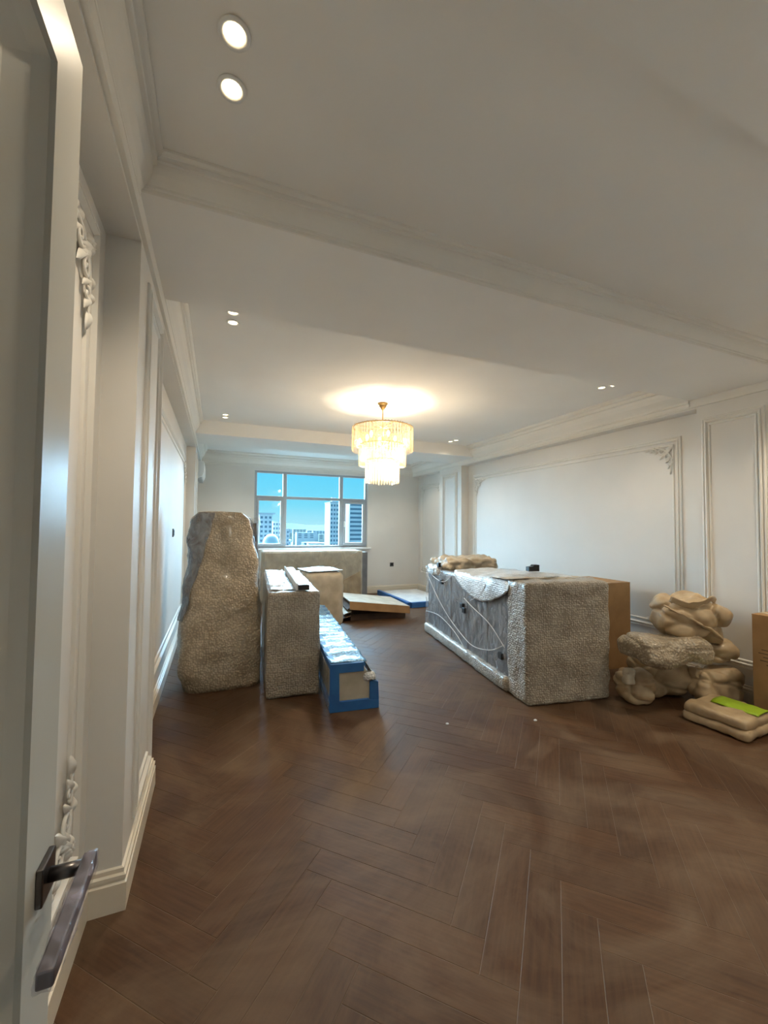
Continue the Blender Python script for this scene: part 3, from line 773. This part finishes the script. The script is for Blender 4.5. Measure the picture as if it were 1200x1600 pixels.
# ---- big paper wrapped panel below the window
pp = empty('paper_wrapped_panel', (1.80, 8.18, 0), 0, 'wide brown paper wrapped furniture piece standing below the window', 'bundle')
q = rbox(1.95, .50, 1.01, .02, .05, .008, 4, 51, .006, 3); q.build('paper_wrap', m_kraft2, pp)
def flap(pts, name, mt, d=.012, yb=-.262):
    m = MB(); n_ = len(pts); m.prism(pts, 'y', yb - d, yb); return m.build(name, mt, pp, bevel=.003)
flap([(-.96,.98),(-.62,.98),(-.15,.62),(-.96,.20)], 'folded_flap', m_kraft2)
flap([(.93,.99),(.86,.99),(.18,.62),(.30,.10),(.93,.06)], 'folded_flap', m_kraft2, .016)
flap([(.93,.60),(.50,.40),(.40,.03),(.93,.03)], 'folded_flap', m_kraft, .026)
MB().box(.98, 1.10, -.20, .22, 0, .97).build('grey_end_board', m_grey, pp, bevel=.004)
q = sheet(lambda u, v: Vector((-.99 + 1.98*u, -.292 - .01*fbm((u*6, v*3, 3), 5), .02 + .995*v)), 40, 20, .002); q.build('plastic_sheet', film('thin_clear_film', (.6, .6, .58), .05, 0.2, 0.03, 0.06, 0.15), pp)

# ---- collapsed cardboard carton
cb = empty('collapsed_carton', (2.50, 6.62, 0), R(-5.5), 'half collapsed open cardboard carton on the floor below the window', 'box')
MB().box(-.46, .46, -.40, .50, .0, .10).build('folded_boards', m_cardshade_print, cb, bevel=.003)
def tilt(x, y): return .315 - .12*(x+.5) - .02*(y+.5)
m = MB(); c = [(-.50,-.50),(.50,-.50),(.50,.55),(-.50,.55)]
m.add([(x, y, tilt(x, y)) for x, y in c] + [(x, y, tilt(x, y)+.012) for x, y in c], [(3,2,1,0),(4,5,6,7)] + [(i, (i+1) % 4, 4+(i+1) % 4, 4+i) for i in range(4)]); m.build('top_board', m_kraft2, cb)
m = MB(); m.add([(-.50,-.515,.20),(.50,-.515,.09),(.50,-.50,tilt(.5,-.5)+.01),(-.50,-.50,tilt(-.5,-.5)+.01),(-.50,-.503,.20),(.50,-.503,.09),(.50,-.488,tilt(.5,-.5)+.01),(-.50,-.488,tilt(-.5,-.5)+.01)],
                [(0,1,2,3),(7,6,5,4),(0,4,5,1),(1,5,6,2),(2,6,7,3),(3,7,4,0)]); m.build('front_flap', m_card, cb)
for k in range(3):
    m = MB(); z = .04 + .07*k; x = -.53 - .05*(2-k)
    m.add([(x,-.46,z),(-.47,-.49,z+.05),(-.47,.50,z+.05),(x,.52,z),(x,-.46,z+.010),(-.47,-.49,z+.06),(-.47,.50,z+.06),(x,.52,z+.010)], [(3,2,1,0),(4,5,6,7),(0,1,5,4),(1,2,6,5),(2,3,7,6),(3,0,4,7)])
    m.build('side_flap', m_cardshade_print if k != 1 else m_kraft2, cb)
for x in (-.44, .44):
    MB().box(x-.03, x+.03, -.36, .44, .10, tilt(x, 0)-.03).build('side_wall', m_cardshade_print, cb)

# ---- flat white board with blue edge near the far right corner
wb_ = empty('white_board', (3.80, 7.62, 0), R(0), 'flat white board with blue foam edging lying near the far corner', 'board')
MB().box(-.46, .46, -.72, .80, .0, .085).build('board', m_foam, wb_, bevel=.006)
MB().box(-.50, -.43, -.74, .82, .0, .105).build('edge_foam', m_blue, wb_, bevel=.008)
MB().box(-.43, .46, -.77, -.70, .0, .100).build('edge_foam', m_blue, wb_, bevel=.008)

# ---- long film wrapped cabinet in the middle
lu = empty('wrapped_cabinet', (2.463, 2.76, 0), R(-9), 'long grey cabinet in plastic film with bubble wrapped end in the middle', 'cabinet')
LW, LL, LH = .78, 2.58, .94
q = rbox(LW, LL-.20, LH, .015, .05, .003, 4, 61, 0, 4); q.v = [(p[0]+LW/2, p[1]+LL/2+.07, p[2]) for p in map(tuple, q.v)]; q.build('cabinet_body', m_grey, lu)
for s in (.46, .95, 1.42, 1.90, 2.32):
    MB().box(-.010, .004, s-.205, s+.205, .12, .88).build('front_panel', m_grey, lu, bevel=.003)
q = rbox(LW+.05, .34, 1.035, .035, .025, .010, 7, 62, .008, 6); q.v = [(p[0]+LW/2, p[1]+.165, p[2]) for p in map(tuple, q.v)]; q.build('bubble_wrap_end', m_bub2, lu)
q = rbox(.10, LL-.32, .135, .035, .03, .008, 8, 63, .008, 8); q.v = [(p[0]-.012, p[1]+LL/2+.14, p[2]) for p in map(tuple, q.v)]; q.build('bubble_wrap_skirt', m_bub2, lu)
def topsheet(u, v):
    s = .28 + 1.25*v
    sag = .20*math.sin(math.pi*min(1, max(0, v)))**.8
    L_ = .80 + sag*1.0 + .05
    t = u*L_
    if t < .80: x, z = .80 - t, LH + .05 + .03*math.sin(3.1*t/.8) + .05*math.sin(v*5+.5)*.5
    else: x, z = -.025 - .02*math.sin((t-.8)*9), LH + .045 - (t - .80)
    return Vector((x + .008*fbm((u*6, v*6, 1), 4), s, z + .014*fbm((u*5, v*7, 2), 4)))
q = sheet(topsheet, 46, 50, .005); q.build('bubble_wrap_top', m_bubw, lu)
q = sheet(lambda u, v: Vector((.80 - .815*u if u < .98 else -.03, .20 + .45*v, LH + .065 + .012*fbm((u*4, v*4, 8), 5) + .03*(1-v))), 30, 14, .006); q.build('paper_top', m_kraft2, lu)
q = rbox(.74, .62, .17, .06, .018, .02, 7, 64, .02, 7, facet=.06); q.v = [(p[0]+.38, p[1]+2.18, p[2]+LH-.02) for p in map(tuple, q.v)]; q.build('crumpled_paper_end', m_kraft2, lu)
q = rbox(.16, .42, .15, .05, .02, .015, 10, 66, .02, 9, floor=False); q.v = [(p[0]+.03, p[1]+2.28, p[2]+LH-.10) for p in map(tuple, q.v)]; q.build('crumpled_film_end', m_bubw, lu)
def sidefilm(u, v):
    s = .33 + 2.26*u
    return Vector((-.016 - .034*abs(fbm((s*6 + v*4, v*1.0, 3), 6, 2)), s, .08 + .86*v))
q = sheet(sidefilm, 90, 26, .002); sfilm = q.build('stretch_film', m_film, lu)
def cord(pts):
    P = [Vector(p) for p in pts]; out = []
    for i in range(len(P)-1):
        for k in range(8):
            t = k/8; a = P[max(i-1, 0)]; b = P[i]; c = P[i+1]; d = P[min(i+2, len(P)-1)]
            out.append(.5*((2*b) + (c-a)*t + (2*a-5*b+4*c-d)*t*t + (3*b-a-3*c+d)*t*t*t))
    out.append(P[-1]); MB().tube(out, .0045, 6).build('cord', m_rope, sfilm)
X_ = -.046
cord([(X_,.33,.40),(X_,.62,.55),(X_,1.0,.64),(X_,1.22,.70)])
cord([(X_,.34,.42),(X_,.60,.30),(X_,.98,.23),(X_,1.30,.28),(X_,1.75,.42),(X_,2.15,.62),(X_,2.5,.85)])
cord([(X_,2.55,.92),(X_,2.2,.82),(X_,1.85,.80),(X_,1.6,.90)])
cord([(X_,1.05,.70),(X_,.80,.82),(X_,.70,.93)])
cord([(X_,2.5,.30),(X_,2.0,.34),(X_,1.5,.26),(X_,1.2,.14)])
for s, z in ((1.30,.60),(1.24,.56),(1.95,.79),(2.05,1.0),(.42,.30)):
    MB().box(-.050, -.015, s-.035, s+.035, z-.03, z+.03).build('black_clip', m_black, lu, bevel=.006)
bc = empty('black_clip_block', (2.985, 3.30, 1.062), R(-9), 'small black plastic block lying on top of the wrapped cabinet', 'clip')
q = MB(); q.prism([(-.06,0),(.06,0),(.06,.065),(.0,.065),(-.012,.05),(-.06,.045)], 'x', -.03, .03); q.v = [(p[1], p[0], p[2]) for p in q.v]; q.build('block', m_black, bc, bevel=.004)

# ---- cardboard boxes at the right
def carton(name, cx, cy, sx_, sy_, h, rz, label):
    o = empty(name, (cx, cy, 0), rz, label, 'box')
    MB().box(-sx_/2, sx_/2, -sy_/2, sy_/2, 0, h-.004).build('body', m_card, o, bevel=.004)
    for s in (-1, 1): MB().box(min(s*.002, s*sx_/2), max(s*.002, s*sx_/2), -sy_/2-.001, sy_/2+.001, h-.004, h+.002).build('top_flap', m_card, o)
    MB().box(-.03, .03, -sy_/2-.003, sy_/2+.003, h+.002, h+.0035).build('tape', m_kraft2, o)
    return o
cbx = carton('cardboard_box', 3.92, 3.45, .62, .55, .915, R(-2), 'brown cardboard box standing behind the bubble wrapped cabinet end')
cb2 = carton('cardboard_box', 4.115, 1.745, .27, .40, .83, 0.0, 'brown cardboard box at the right edge behind the green marked package')
for k, w in enumerate((.16, .20, .14, .18, .10)):
    MB().box(-.1365, -.135, .06 - w/2, .06 + w/2, .56 - k*.028, .566 - k*.028).build('print_line', m_cardshade_print, cb2)

# ---- pile of paper wrapped bundles
def sack(name, c, s, rz, seed, label, mt=None, z0=None, fold=.035, amp=.03, rad=.42, tilt_=(0, 0), cat='bundle'):
    r_ = min(s)*rad
    q = rbox(s[0], s[1], s[2], r_, .013, amp, 4.5, seed, fold*.4, 3.4, floor=False, facet=fold*2.0)
    lo = min(p[2] for p in q.v)
    q.v = [(p[0], p[1], max(p[2], lo + .02)) for p in q.v]; lo += .02
    q.v = [(p[0], p[1], p[2] - lo) for p in q.v]
    o = empty(name, (c[0], c[1], z0 if z0 is not None else 0.0), rz, label, cat, 'paper wrapped bundles piled by the right wall')
    o.rotation_euler = (tilt_[0], tilt_[1], rz)
    q.build('paper_wrap', mt or m_kraft, o)
    return o
RZ = R(-22)
sk = sack('paper_bundle', (3.78, 2.57, 0), (.48, .34, .38), RZ, 71, 'large low brown paper bundle at the bottom centre of the pile')
sk = sack('paper_bundle', (3.41, 2.52, 0), (.29, .28, .25), RZ, 72, 'small brown paper bundle against the wrapped cabinet end')
sk = sack('paper_bundle', (3.53, 2.33, 0), (.66, .38, .21), R(-14), 73, 'flat pale bubble wrapped cushion lying across the pile', m_bub, z0=.375, fold=.02, rad=.40)
sk = sack('paper_bundle', (3.90, 2.38, 0), (.55, .42, .37), R(-30), 74, 'round crumpled paper bundle crowning the pile', z0=.525, fold=.05, amp=.04)
def fold_sheet(u, v):
    a = -.25 + .44*u
    return Vector((a, -.215 + .10*(2*u-1)**2 - .03*math.sin(v*3.1) - .02*fbm((u*3, v*3, 2), 7), .30 - .22*u - .05*v + .07*v*(1-u) + .03*fbm((u*4, v*2, 5), 7)))
q = sheet(fold_sheet, 30, 8, .006); q.build('paper_fold', m_kraft, sk)
def fold_sheet2(u, v):
    a = -.20 + .36*u
    return Vector((a, -.20 + .12*(2*u-1)**2 - .05*v, .345 - .02*u + .05*v*v - .03*math.sin(u*6) + .02*fbm((u*4, v*2, 9), 7)))
q = sheet(fold_sheet2, 30, 8, .006); q.build('paper_fold', m_kraft, sk)
sk = sack('paper_bundle', (4.06, 2.29, 0), (.34, .24, .17), R(-28), 75, 'crumpled paper corner sticking out under the top bundle', z0=.36, fold=.04)
sk = sack('paper_bundle', (4.04, 2.24, 0), (.42, .25, .31), R(-24), 76, 'squarish paper bundle in front of the pile by the right wall')
sk = sack('crumpled_paper', (3.25, 2.45, 0), (.11, .10, .15), RZ, 77, 'small crumpled paper twist beside the cabinet end', m_kraft2, z0=.20, fold=.02)

# folded package with lime green print in front
gp = empty('folded_package', (3.67, 1.965, 0), R(4), 'flat folded brown package with lime green label in front of the pile', 'package')
q = rbox(.42, .43, .075, .03, .022, .010, 7, 81, .012, 7); q.build('lower_fold', m_kraft, gp)
q = rbox(.40, .42, .080, .03, .022, .012, 6, 82, .012, 6); q.v = [(p[0]+.005, p[1], p[2]+.066) for p in map(tuple, q.v)]; q.build('upper_fold', m_kraft, gp)
q = sheet(lambda u, v: Vector((-.02 + .20*u, -.20 + .30*v, .160 - .012*(2*u-1)**4 + .006*fbm((u*3, v*3, 1), 4))), 10, 12, .003); q.build('green_label', m_green, gp)

# ---- scraps on the floor
def scrap(x, y, s, k, label):
    q = rbox(s, s*.7, s*.4, s*.15, s*.3, s*.2, 30, k); o = q.build('paper_scrap', m_foam); o.location = (x, y, 0)
    tag(o, label, 'scrap', 'white scraps on the floor')
scrap(1.66, 2.75, .022, 1, 'tiny white scrap on the floor in front of the blue carton')
scrap(2.33, 2.55, .024, 2, 'tiny white scrap on the floor in front of the wrapped cabinet')

# ------------------------------------------------------------------ city beyond the window
m_conc = paint('pale_concrete', (0.66, 0.68, 0.70), 0.8, 0.1)
m_conc2 = paint('warm_render', (0.74, 0.70, 0.62), 0.8, 0.1)
m_conc3 = paint('grey_render', (0.48, 0.52, 0.56), 0.8, 0.1)
m_wing = paint('distant_window_glass', (0.13, 0.20, 0.26), 0.3)
m_ground = paper('city_ground', (0.09, 0.11, 0.10), (0.16, 0.17, 0.16), 0.9)
m_hill = paper('distant_hills', (0.035, 0.06, 0.075), (0.05, 0.08, 0.10), 0.9)
GZ = -42.0
q = MB().box(-2500, 3500, 40, 5000, GZ - 2, GZ).build('city_ground', m_ground)
tag(q, 'pale city ground far below the window', 'ground', kind='structure')
q = MB(); n_ = 60; vs = []; fs = []
for i in range(n_+1):
    x = -1500 + 5000*i/n_; h = 6 + 26*abs(fbm((i*.33, 2, 0), 3)) ; vs += [(x, 3000, GZ), (x, 3300, GZ + 44 + h), (x, 3900, GZ)]
for i in range(n_):
    for k in (0, 1): fs.append((i*3+k, i*3+k+1, (i+1)*3+k+1, (i+1)*3+k))
q.add(vs, fs); tag(q.build('distant_hills', m_hill), 'low blue hills on the horizon beyond the city', 'hills', kind='structure')
def tower(x, y, w, d, top, floors, mt, label, bands=True, cols=0, group=None, rz=0.0):
    o = empty('apartment_tower' if top > 0 else 'city_building', (x, y, GZ), rz, label, 'building', group)
    H_ = top - GZ
    MB().box(-w/2, w/2, -d/2, d/2, 0, H_).build('wall', mt, o)
    MB().box(-w/2-.4, w/2+.4, -d/2-.4, d/2+.4, H_, H_+.7).build('roof', m_conc3, o)
    fh = 3.2; k = 0
    mesh = None
    while k < floors:
        z = H_ - 1.2 - k*fh
        if z < 3: break
        if cols:
            for c_ in range(cols):
                cx = -w/2 + w*(c_+.5)/cols; ww_ = w/cols*.55
                if mesh is None: mesh = MB().box(-ww_/2, ww_/2, -d/2-.12, -d/2+.1, -1.6, 0).mesh('window', m_wing)
                p = link_mesh('window', mesh, o); p.location = (cx, 0, z)
        else:
            if mesh is None: mesh = MB().box(-w/2*.92, w/2*.92, -d/2-.12, -d/2+.1, -1.5, 0).mesh('window_band', m_wing)
            p = link_mesh('window_band', mesh, o); p.location = (0, 0, z)
        k += 1
    return o
t1 = tower(81, 300, 8.6, 16, 18.6, 16, m_conc, 'slender pale tower seen in the middle window panes', cols=4)
MB().box(-1.5, 1.5, -2, 2, 60.6, 65).build('roof_cabin', m_conc, t1)
t2 = tower(98, 300, 13, 16, 19.5, 16, m_conc, 'broad banded tower seen in the right window pane')
t3 = tower(31.5, 300, 8.5, 14, 9.0, 12, m_conc, 'pale block with flat overhanging roof in the left window pane', cols=3)
MB().box(-6, 6, -8, 8, 51.2, 52.2).build('roof_slab', m_conc3, t3)
tower(41.5, 318, 6.0, 12, 4.5, 9, m_conc2, 'lower cream block beside the flat roofed one', cols=3)
tower(24, 320, 6.0, 12, -1.0, 9, m_conc3, 'grey block left of the flat roofed one', cols=2)
tower(49.5, 330, 6.0, 12, -1.5, 9, m_conc3, 'grey block behind the thick window mullion', cols=3)
tower(112, 310, 9, 14, 12, 14, m_conc2, 'cream tower hidden right of the banded tower', cols=3)
dm = empty('domed_hall', (30, 250, GZ), 0, 'low white domed hall in the lower left window pane', 'building')
MB().lathe([(.0001,38.5),(2,38.0),(3.6,36.6),(4.6,34.2),(5,31),(5.2,31),(5.2,0)], 24).build('dome', m_whitepl, dm)
grp = 'low rise city blocks below the horizon'
for ring_ in range(9):
    y = 245 + 30*ring_ + 14*ring_*ring_; step = 21 + ring_*7
    x = y*.05
    while x < y*.40:
        if not (ring_ < 4 and (any(abs(x - q_) < 16 and abs(y - 305) < 36 for q_ in (81, 98, 112, 31, 39, 24, 49)) or abs(x - 30) < 16 and y < 262)):
            hh = rnd.uniform(15, 30) + (y - 230)*.008
            tower(x + rnd.uniform(-2, 2), y + rnd.uniform(-4, 4), rnd.uniform(.40, .62)*step, rnd.uniform(9, 13), GZ + hh, 3, rnd.choice((m_conc, m_conc2, m_conc2, m_conc3)),
                  'one of the pale low rise blocks spread out below the horizon', cols=rnd.choice((3, 4)), group=grp, rz=R(rnd.uniform(-12, 12)))
        x += step
